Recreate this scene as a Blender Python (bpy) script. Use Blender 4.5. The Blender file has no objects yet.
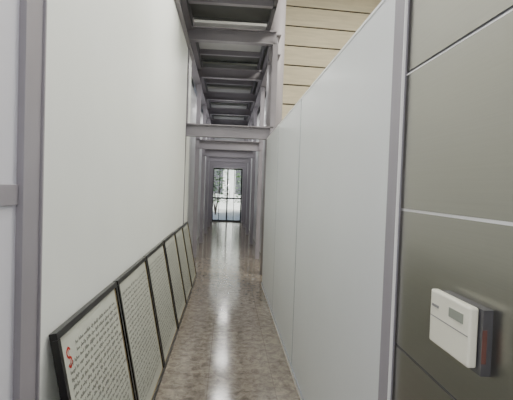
import bpy, bmesh, math, random
from mathutils import Matrix, Vector
random.seed(4)
S=bpy.context.scene
col=S.collection

# ---------------- materials ----------------
def mat(name, rgb, rough=0.5, metal=0.0, noise=0.0, nscale=5.0, bump=0.0, stretch=(1,1,1), coat=0.0, rvar=0.0):
    m=bpy.data.materials.new(name); m.use_nodes=True
    nt=m.node_tree; b=nt.nodes['Principled BSDF']
    b.inputs['Base Color'].default_value=(*rgb,1)
    b.inputs['Roughness'].default_value=rough
    b.inputs['Metallic'].default_value=metal
    if coat: b.inputs['Coat Weight'].default_value=coat; b.inputs['Coat Roughness'].default_value=0.08
    tc=nt.nodes.new('ShaderNodeTexCoord'); mp=nt.nodes.new('ShaderNodeMapping')
    mp.inputs['Scale'].default_value=stretch
    nt.links.new(tc.outputs['Object'],mp.inputs['Vector'])
    n=nt.nodes.new('ShaderNodeTexNoise'); n.inputs['Scale'].default_value=nscale; n.inputs['Detail'].default_value=6
    nt.links.new(mp.outputs[0],n.inputs['Vector'])
    r=nt.nodes.new('ShaderNodeValToRGB')
    r.color_ramp.elements[0].position=0.3; r.color_ramp.elements[1].position=0.7
    lo=[max(0,c*(1-noise)) for c in rgb]; hi=[min(1,c*(1+noise)) for c in rgb]
    r.color_ramp.elements[0].color=(*lo,1); r.color_ramp.elements[1].color=(*hi,1)
    nt.links.new(n.outputs['Fac'],r.inputs[0]); nt.links.new(r.outputs[0],b.inputs['Base Color'])
    if bump:
        bp=nt.nodes.new('ShaderNodeBump'); bp.inputs['Strength'].default_value=bump; bp.inputs['Distance'].default_value=0.01
        nt.links.new(n.outputs['Fac'],bp.inputs['Height']); nt.links.new(bp.outputs[0],b.inputs['Normal'])
    if rvar:
        mr=nt.nodes.new('ShaderNodeMapRange'); mr.inputs[3].default_value=rough-rvar; mr.inputs[4].default_value=rough+rvar
        nt.links.new(n.outputs['Fac'],mr.inputs[0]); nt.links.new(mr.outputs[0],b.inputs['Roughness'])
    return m
M_wall=mat('white_plaster',(0.77,0.80,0.775),0.55,noise=0.02,nscale=2,bump=0.02)
M_part=mat('partition_paint',(0.66,0.685,0.70),0.34,noise=0.02,nscale=2,bump=0.02)
M_panelL=mat('pale_lacquer_panel',(0.62,0.62,0.69),0.4,noise=0.01)
M_steel=mat('grey_painted_steel',(0.265,0.25,0.28),0.45,noise=0.05,nscale=3)
M_steelD=mat('dark_painted_steel',(0.10,0.10,0.115),0.5,noise=0.05)
M_seam=mat('panel_seam',(0.27,0.285,0.31),0.5)
M_metal=mat('brushed_metal_cladding',(0.315,0.31,0.285),0.29,metal=1.0,noise=0.02,nscale=60,stretch=(1,0.03,6))
M_lip=mat('white_edge_strip',(0.82,0.82,0.82),0.4)
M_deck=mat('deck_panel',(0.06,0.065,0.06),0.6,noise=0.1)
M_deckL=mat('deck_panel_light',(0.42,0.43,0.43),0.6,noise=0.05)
M_farwall=mat('far_wall_paint',(0.48,0.49,0.51),0.4,noise=0.04)
M_tan=mat('tan_siding',(0.58,0.52,0.385),0.6,noise=0.10,nscale=4,stretch=(0.5,1,5),bump=0.1)
M_tanD=mat('siding_gap',(0.05,0.04,0.03),0.8)
M_conc=mat('column_paint',(0.33,0.31,0.34),0.5,noise=0.03,nscale=3)
M_black=mat('black_frame',(0.008,0.008,0.009),0.3,noise=0.1)
M_paper=mat('manuscript_paper',(0.50,0.52,0.455),0.5,noise=0.04,nscale=6,coat=0.5)
M_ink=mat('ink',(0.10,0.10,0.10),0.7)
M_red=mat('red_ink',(0.50,0.03,0.02),0.6)
M_gold=mat('gold_slip',(0.35,0.27,0.13),0.4,metal=0.5)
M_white=mat('cream_plastic',(0.70,0.69,0.58),0.4)
M_lcd=mat('lcd',(0.24,0.26,0.22),0.3)
M_grey=mat('grey_plastic',(0.22,0.22,0.22),0.4)
M_dk=mat('grey_box_metal',(0.14,0.14,0.15),0.35,metal=0.6)
M_brown=mat('brown_terminal_strip',(0.13,0.055,0.045),0.5)
M_leaf=mat('leaf',(0.14,0.27,0.08),0.5,noise=0.5,nscale=3)
M_bark=mat('bark',(0.09,0.06,0.04),0.9,noise=0.3,nscale=10)
M_ground=mat('outdoor_paving',(0.5,0.49,0.46),0.8,noise=0.1)
M_ceil=mat('ceiling_paint',(0.6,0.6,0.6),0.7)
M_facade=mat('pale_facade',(0.85,0.85,0.83),0.7,noise=0.05)

def floor_mat():
    m=bpy.data.materials.new('polished_stone_tile'); m.use_nodes=True; nt=m.node_tree; b=nt.nodes['Principled BSDF']
    tc=nt.nodes.new('ShaderNodeTexCoord')
    n=nt.nodes.new('ShaderNodeTexNoise'); n.inputs['Scale'].default_value=15; n.inputs['Detail'].default_value=10; n.inputs['Roughness'].default_value=0.75; n.inputs['Distortion'].default_value=0.6
    nt.links.new(tc.outputs['Object'],n.inputs['Vector'])
    r=nt.nodes.new('ShaderNodeValToRGB'); e=r.color_ramp.elements
    e[0].position=0.37; e[0].color=(0.118,0.10,0.08,1); e[1].position=0.63; e[1].color=(0.335,0.29,0.235,1)
    nt.links.new(n.outputs['Fac'],r.inputs[0])
    br=nt.nodes.new('ShaderNodeTexBrick'); br.offset=0; br.inputs['Scale'].default_value=1
    br.inputs['Brick Width'].default_value=0.5; br.inputs['Row Height'].default_value=0.5; br.inputs['Mortar Size'].default_value=0.003
    br.inputs['Color1'].default_value=(1,1,1,1); br.inputs['Color2'].default_value=(0.82,0.82,0.82,1); br.inputs['Mortar'].default_value=(0.6,0.58,0.56,1)
    mp=nt.nodes.new('ShaderNodeMapping'); mp.inputs['Location'].default_value=(0.10,0.1,0)
    nt.links.new(tc.outputs['Object'],mp.inputs[0]); nt.links.new(mp.outputs[0],br.inputs['Vector'])
    mx=nt.nodes.new('ShaderNodeMix'); mx.data_type='RGBA'; mx.blend_type='MULTIPLY'; mx.inputs[0].default_value=1
    nt.links.new(r.outputs[0],mx.inputs[6]); nt.links.new(br.outputs['Color'],mx.inputs[7]); nt.links.new(mx.outputs[2],b.inputs['Base Color'])
    mr=nt.nodes.new('ShaderNodeMapRange'); mr.inputs[3].default_value=0.07; mr.inputs[4].default_value=0.20
    nt.links.new(n.outputs['Fac'],mr.inputs[0]); nt.links.new(mr.outputs[0],b.inputs['Roughness'])
    return m
M_floor=floor_mat()
def glass_mat():
    m=bpy.data.materials.new('clear_glass'); m.use_nodes=True; nt=m.node_tree
    nt.nodes.remove(nt.nodes['Principled BSDF']); o=nt.nodes['Material Output']
    t=nt.nodes.new('ShaderNodeBsdfTransparent'); t.inputs[0].default_value=(0.9,0.93,0.92,1)
    g=nt.nodes.new('ShaderNodeBsdfGlossy'); g.inputs['Roughness'].default_value=0.05
    f=nt.nodes.new('ShaderNodeMixShader'); f.inputs[0].default_value=0.10
    nt.links.new(t.outputs[0],f.inputs[1]); nt.links.new(g.outputs[0],f.inputs[2]); nt.links.new(f.outputs[0],o.inputs[0])
    return m
M_glass=glass_mat()

# ---------------- mesh helpers ----------------
def mesh(name, parts, parent=None, bevel=0.0, loc=(0,0,0)):
    """parts: list of (x0,y0,z0,x1,y1,z1,mat)"""
    bm=bmesh.new(); mats=[]
    for p in parts:
        x0,y0,z0,x1,y1,z1,m=p
        if m not in mats: mats.append(m)
        vs=[bm.verts.new(c) for c in [(x0,y0,z0),(x1,y0,z0),(x1,y1,z0),(x0,y1,z0),(x0,y0,z1),(x1,y0,z1),(x1,y1,z1),(x0,y1,z1)]]
        for f in [(3,2,1,0),(4,5,6,7),(0,1,5,4),(1,2,6,5),(2,3,7,6),(3,0,4,7)]:
            fc=bm.faces.new([vs[i] for i in f]); fc.material_index=mats.index(m)
    me=bpy.data.meshes.new(name); bm.to_mesh(me); bm.free()
    for m in mats: me.materials.append(m)
    o=bpy.data.objects.new(name,me); o.location=loc; col.objects.link(o)
    if parent: o.parent=parent
    if bevel:
        bv=o.modifiers.new('bev','BEVEL'); bv.width=bevel; bv.segments=2; bv.limit_method='ANGLE'
    return o
def empty(name,loc=(0,0,0)):
    e=bpy.data.objects.new(name,None); e.location=loc; col.objects.link(e); e.empty_display_size=0.1; return e

# ---------------- room shell ----------------
XL=-0.662; XR=0.575; HC=5.9
mesh('floor',[(-1.6,-2.5,-0.1,5.0,18.6,0,M_floor)])
mesh('outdoor_ground',[(-6,18.6,-0.1,6,30,-0.01,M_ground)])
mesh('wall_left',[(XL-0.12,1.55,0,XL,6.62,3.55,M_wall),(XL-0.12,6.76,0,XL,7.3,3.55,M_wall)])
mesh('wall_left_outer',[(-1.6,-2.5,0,-1.5,18.0,HC,M_wall)])
mesh('wall_left_near',[(XL-0.12,-2.5,0,XL,1.40,3.55,M_panelL)])
mesh('trim_1',[(XL,-2.5,1.417,XL+0.008,1.40,1.482,M_steel)],bevel=0.002)
mesh('wall_left_far',[(XL-0.16,7.35,0,XL-0.12,18.0,3.55,M_farwall)])
pt=[]
for a,b in [(1.49,3.46),(3.50,5.00),(5.04,6.55)]:
    pt.append((XR,a,0,XR+0.1,b,2.226,M_part))
for a,b in ((3.46,3.50),(5.00,5.04)):
    pt.append((XR+0.003,a,0,XR+0.09,b,2.226,M_seam))
mesh('wall_right',pt)
mesh('trim_2',[(XR-0.003,1.49,2.226,XR+0.105,6.56,2.238,M_lip)])
mesh('baseboard_right',[(XR-0.010,1.49,0,XR,6.55,0.035,M_lip),(XR-0.010,1.49,0.035,XR,6.55,0.042,M_seam)])
# metal cladding near right
ms=[]
zs=[0,0.555,0.995,1.443,1.89,2.335,2.78,3.25]
for i in range(len(zs)-1):
    ms.append((XR,-2.5,zs[i]+0.004,XR+0.02,1.39,zs[i+1]-0.004,M_metal))
    ms.append((XR+0.004,-2.5,zs[i+1]-0.004,XR+0.02,1.39,zs[i+1]+0.004,M_lip if i==2 else M_steelD))
    if i==3: ms.append((XR-0.001,-2.5,zs[i+1]-0.008,XR,1.39,zs[i+1]-0.004,M_lip))
ms.append((XR+0.02,-2.5,0,XR+0.1,1.39,3.25,M_steelD))
mesh('wall_right_near',ms)
mesh('trim_3',[(XR-0.012,1.39,0,XR+0.1,1.485,3.25,M_steel),(XR-0.016,1.384,0,XR-0.008,1.39,3.25,M_lip)])
mesh('wall_back',[(-1.5,-2.6,0,5,-2.5,HC,M_wall)])
mesh('wall_right_outer',[(4.9,-2.5,0,5.0,18.0,HC,M_wall)])
mesh('ceiling',[(-1.6,-2.6,HC,5.0,18.6,HC+0.1,M_ceil)])
# tan siding wall
sd=[]
z=0.0
while z<HC-0.1:
    sd.append((0,0,z+0.018,3.8,0.05,min(z+0.395,HC-0.02),M_tan)); z+=0.407
sd.append((0,0.02,0,3.8,0.12,HC-0.02,M_tanD))
o=mesh('wall_far_siding',sd,loc=(0.98,9.0,0)); o.rotation_euler=(0,0,math.radians(4.5))
mesh('wall_right_far',[(0.80,9.6,0,0.84,18.0,3.55,M_farwall)])

# ---------------- steel sections ----------------
mesh('steel_column',[(-0.74,1.40,0,-0.64,1.412,3.75,M_steel),(-0.74,1.538,0,-0.64,1.55,3.75,M_steel),(-0.66,1.412,0,-0.648,1.538,3.75,M_steel)],bevel=0.002)
ys=[6.6+2.25*i for i in range(6)]
ZB=3.8
for i,y in enumerate(ys):
    p=[]
    t=0.012
    for x in ((XL-0.04 if i==0 else XL+0.02), XR+0.09):
        w,d=0.08,0.12
        yy=y+0.09
        p+=[(x-w/2,yy-d/2,0,x+w/2,yy-d/2+t,ZB,M_steel),(x-w/2,yy+d/2-t,0,x+w/2,yy+d/2,ZB,M_steel),(x-t/2,yy-d/2+t,0,x+t/2,yy+d/2-t,ZB,M_steel)]
    a,b=(XL if i==0 else XL-0.02),XR+0.10
    for zc,h in ((2.34,0.19),(ZB,0.20)):
        yy=y+0.09
        p+=[(a,yy-0.06,zc-h/2,b,yy+0.06,zc-h/2+0.016,M_steel),(a,yy-0.06,zc+h/2-0.016,b,yy+0.06,zc+h/2,M_steel),(a,yy-0.006,zc-h/2+0.016,b,yy+0.006,zc+h/2-0.016,M_steel)]
    if i==0: p.append((XL,6.63,2.42,XL+0.02,6.75,3.56,M_steel))
    mesh('steel_portal_frame',p)
for x in (XL-0.03,XR+0.10):
    y0=4.2 if x<0 else 6.7
    mesh('longitudinal_beam',[(x-0.06,y0,3.56,x+0.08,18.1,3.575,M_steel),(x-0.06,y0,3.86,x+0.08,18.1,3.875,M_steel),(x,y0,3.575,x+0.012,18.1,3.86,M_steelD)])
# deck above
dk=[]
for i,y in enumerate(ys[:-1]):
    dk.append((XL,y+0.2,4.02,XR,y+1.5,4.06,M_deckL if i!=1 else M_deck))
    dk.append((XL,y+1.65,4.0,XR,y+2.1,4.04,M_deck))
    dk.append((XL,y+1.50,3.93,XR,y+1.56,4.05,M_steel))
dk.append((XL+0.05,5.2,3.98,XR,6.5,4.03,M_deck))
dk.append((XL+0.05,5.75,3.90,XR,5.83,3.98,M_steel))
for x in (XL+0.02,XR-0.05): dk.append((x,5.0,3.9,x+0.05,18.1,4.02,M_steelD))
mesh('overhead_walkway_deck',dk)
def cyl(name,x,y,z0,z1,r,m,n=40):
    bm=bmesh.new(); bmesh.ops.create_cone(bm,cap_ends=True,segments=n,radius1=r,radius2=r,depth=z1-z0)
    me=bpy.data.meshes.new(name); bm.to_mesh(me); bm.free(); me.materials.append(m)
    for f in me.polygons: f.use_smooth=len(f.vertices)==4
    o=bpy.data.objects.new(name,me); o.location=(x,y,(z0+z1)/2); col.objects.link(o); return o
cyl('round_column',0.75,7.35,0,HC,0.14,M_conc)

# ---------------- framed manuscripts ----------------
def ribbon(bm,pts,w,x,mi):
    for i in range(len(pts)-1):
        (y0,z0),(y1,z1)=pts[i],pts[i+1]
        dx,dz=y1-y0,z1-z0; L=math.hypot(dx,dz)
        if L<1e-6: continue
        ny,nz=-dz/L*w/2,dx/L*w/2
        vs=[bm.verts.new((x,y0-ny,z0-nz)),bm.verts.new((x,y1-ny,z1-nz)),bm.verts.new((x,y1+ny,z1+nz)),bm.verts.new((x,y0+ny,z0+nz))]
        f=bm.faces.new(vs); f.material_index=mi
def framed(y0,W,H,ang,initial,xoff=0.0):
    e=empty('framed_manuscript'); fw=0.028; T=0.03
    mesh('frame',[(0,0,0,T,W,fw,M_black),(0,0,H-fw,T,W,H,M_black),(0,0,fw,T,fw,H-fw,M_black),(0,W-fw,fw,T,W,H-fw,M_black)],parent=e,bevel=0.002)
    mesh('paper',[(0.004,fw,fw,0.018,W-fw,H-fw,M_paper)],parent=e)
    g=fw; q=0.004
    mesh('slip',[(0.018,g,g,0.022,W-g,g+q,M_gold),(0.018,g,H-g-q,0.022,W-g,H-g,M_gold),(0.018,g,g,0.022,g+q,H-g,M_gold),(0.018,W-g-q,g,0.022,W-g,H-g,M_gold)],parent=e)
    bm=bmesh.new(); X=0.0192
    z=H-fw-0.080; line=0
    while z>fw+0.06:
        y=fw+0.06+(0.10 if initial and line<2 else 0)
        end=W-fw-0.05-random.random()*0.03
        while y<end:
            n=random.randint(3,9); pts=[]
            for k in range(n):
                up=0.008*random.choice([1,1,1,1.9,1.9]); dn=random.choice([0,0,0,0.007])
                pts+=[(y,z-dn),(y+0.0035,z+up),(y+0.0055,z+up*0.6),(y+0.007,z)]
                y+=0.0095
            ribbon(bm,pts,0.0024,X,0); y+=0.012
        z-=0.031; line+=1
    if initial:
        cz,cy=H-fw-0.105,fw+0.075; pts=[]; q=0.019
        for k in range(29):
            t=k/28
            if t<0.5: a=math.radians(20+t*2*250); pts.append((cy+q*math.cos(a),cz+q+q*math.sin(a)))
            else: a=math.radians(90-(t-0.5)*2*250); pts.append((cy+q*math.cos(a),cz-q+q*math.sin(a)))
        ribbon(bm,pts,0.010,X,1)
        ribbon(bm,[(cy,cz+0.045),(cy,cz-0.045)],0.004,X+0.0003,1)
    me=bpy.data.meshes.new('script_lines'); bm.to_mesh(me); bm.free(); me.materials.append(M_ink); me.materials.append(M_red)
    o=bpy.data.objects.new('script_lines',me); col.objects.link(o); o.parent=e
    a=math.asin(ang)
    e.rotation_euler=(0,-a,0); e.location=(XL+H*math.sin(a)+0.004+xoff,y0,0.0)
    return e
ye=[1.66,2.57,3.48,4.45,5.37,6.25]
hs=[0.93,0.93,0.93,0.93,0.92,0.91]
for i,y in enumerate(ye):
    W=[0.89,0.89,0.93,0.89,0.85,0.85][i]
    framed(y,W,hs[i],0.19,i==0)

# ---------------- wall thermostat ----------------
tc=empty('wall_thermostat',(XR,0,0))
c0,c1,zt,zb=0.885,1.065,1.256,1.123
mesh('back_box',[(-0.022,c0-0.012,zb-0.012,0.0,c1-0.01,zt-0.002,M_dk),(-0.0225,c0-0.0128,zb+0.015,-0.012,c0-0.0118,zt-0.045,M_brown)],parent=tc)
mesh('cover',[(-0.045,c0,zb,-0.024,c1,zt,M_white)],parent=tc,bevel=0.005)
mesh('display',[(-0.0465,c0+0.025,zt-0.044,-0.045,c0+0.085,zt-0.022,M_lcd)],parent=tc)
mesh('flap_line',[(-0.0458,c0+0.004,zt-0.066,-0.0448,c1-0.004,zt-0.0640,M_grey)],parent=tc)
mesh('buttons',[(-0.047,c1-0.045+0.012*k,zt-0.040,-0.045,c1-0.037+0.012*k,zt-0.034,M_grey) for k in range(3)],parent=tc)

# ---------------- far glass door ----------------
d=[]; Y=18.2
for x in (-0.64,-0.03,0.56): d.append((x,Y,0,x+0.06,Y+0.06,2.25,M_black))
for z in (0,0.95,2.19): d.append((-0.64,Y,z,0.62,Y+0.06,z+0.06,M_black))
for x in (-0.35,0.27): d.append((x,Y+0.01,0,x+0.025,Y+0.05,2.25,M_black))
d.append((-0.60,Y+0.028,0.06,0.58,Y+0.034,2.2,M_glass))
for x in (-0.10,0.08):
    d.append((x,Y-0.05,0.9,x+0.02,Y-0.03,1.3,M_steel)); d.append((x,Y-0.05,1.28,x+0.02,Y,1.3,M_steel)); d.append((x,Y-0.05,0.9,x+0.02,Y,0.92,M_steel))
mesh('door_1',d)
mesh('wall_far_left',[(-1.6,Y,0,-0.645,Y+0.1,HC,M_farwall)])
mesh('wall_far_right',[(0.625,Y,0,5.0,Y+0.1,HC,M_farwall)])
mesh('wall_far_top',[(-0.645,Y,3.4,0.625,Y+0.1,HC,M_farwall)])
mesh('window_1',[(-0.64,Y,2.255,0.62,Y+0.06,2.31,M_steelD),(-0.64,Y,2.85,0.62,Y+0.06,2.89,M_steelD),(-0.02,Y,2.31,0.02,Y+0.06,3.395,M_steelD),(-0.64,Y+0.028,2.31,0.62,Y+0.034,3.395,M_glass)])
fc=[(-6,28,-0.01,6,28.4,7,M_facade)]
for k in range(6): fc.append((-4.6+1.7*k,27.96,1.0,-3.7+1.7*k,28.0,2.6,M_steelD))
mesh('neighbouring_building',fc)

def bush(name,cx,cy,r,h,n):
    bm=bmesh.new()
    for k in range(7):
        a=k*0.9
        b=[(cx+0.04*math.cos(j*2.1),cy+0.04*math.sin(j*2.1),0-0.01) for j in range(3)]
        tip=(cx+r*0.6*math.cos(a),cy+r*0.6*math.sin(a),h*0.8)
        vs=[bm.verts.new(c) for c in b]; t=bm.verts.new(tip)
        for j in range(3):
            f=bm.faces.new([vs[j],vs[(j+1)%3],t]); f.material_index=1
    for _ in range(n):
        u=random.random()*6.28; rr=r*math.sqrt(random.random()); z=random.uniform(0.6,h)
        c=Vector((cx+rr*math.cos(u),cy+rr*math.sin(u),z))
        s=random.uniform(0.05,0.12)
        R=Matrix.Rotation(random.random()*6.28,3,'Z')@Matrix.Rotation(random.uniform(-1.2,1.2),3,'X')
        vs=[bm.verts.new(c+R@Vector(p)) for p in ((-s,0,0),(0,-s*.4,0.01),(s,0,0),(0,s*.4,0.01))]
        bm.faces.new(vs)
    me=bpy.data.meshes.new(name); bm.to_mesh(me); bm.free(); me.materials.append(M_leaf); me.materials.append(M_bark)
    o=bpy.data.objects.new(name,me); col.objects.link(o)
bush('leafy_shrub',-0.6,22.5,0.7,3.0,600)
bush('leafy_shrub',1.0,23.3,0.6,2.7,500)

# ---------------- lamps ----------------
def area(name,loc,sx,sy,e,colr=(1,0.98,0.95),rot=(0,0,0)):
    l=bpy.data.lights.new(name,'AREA'); l.shape='RECTANGLE'; l.size=sx; l.size_y=sy; l.energy=e; l.color=colr
    o=bpy.data.objects.new(name,l); o.location=loc; o.rotation_euler=rot; col.objects.link(o)
area('fill_light_near',(0,1.2,3.7),0.5,2.5,47)  # added fill above the view, lights the near corridor; no actual fixture
area('fill_light_mid',(0.0,3.9,3.9),0.5,1.6,36)  # second added fill, kept out of view over the middle stretch
area('fill_light_side',(2.6,5.2,HC-0.05),2,3,380,(1,0.95,0.82))  # unseen warm fill added to brighten the siding beyond the partition
for y in (8.0,10.2,12.5,14.7,16.9):
    area('ceiling_light_bay',(0,y,3.65),0.3,0.5,21)
    area('deck_fill_bay',(0,y+0.1,2.6),0.15,0.6,3.5,rot=(math.pi,0,0))  # added upward fill to brighten the deck underside, not a real fitting
fl=bpy.data.lights.new('camera_flash','POINT'); fl.energy=27; fl.shadow_soft_size=0.04
fo=bpy.data.objects.new('camera_flash',fl); fo.location=(0.02,-0.05,1.62); col.objects.link(fo)

w=bpy.data.worlds.new('World'); S.world=w; w.use_nodes=True
nt=w.node_tree; bg=nt.nodes['Background']
sky=nt.nodes.new('ShaderNodeTexSky'); sky.sky_type='NISHITA'; sky.sun_elevation=math.radians(50); sky.sun_rotation=math.radians(200); sky.sun_disc=False
nt.links.new(sky.outputs[0],bg.inputs[0]); bg.inputs[1].default_value=0.35
sl=bpy.data.lights.new('sun','SUN'); sl.energy=10; sl.angle=0.02; sl.color=(1,0.94,0.84)
so=bpy.data.objects.new('sun',sl); so.rotation_euler=(math.radians(45),0,math.radians(15)); so.location=(0,20,10); col.objects.link(so)

# ---------------- camera ----------------
f=430.0; vx,vy=-29.0,14.0; roll=math.radians(2.0)
Yc=Vector((vx,vy,-f)).normalized()
Zc=Vector((math.sin(roll),math.cos(roll),0)); Zc.z=(vx*Zc.x+vy*Zc.y)/f
Zc=(Zc-Yc*Zc.dot(Yc)).normalized()
Xc=Yc.cross(Zc)
R=Matrix((Xc,Yc,Zc))
cd=bpy.data.cameras.new('cam'); cd.sensor_width=36; cd.lens=f/513*36; cd.clip_start=0.05
co=bpy.data.objects.new('camera',cd); co.matrix_world=Matrix.Translation((0,0,1.5))@R.to_4x4(); col.objects.link(co)
S.camera=co
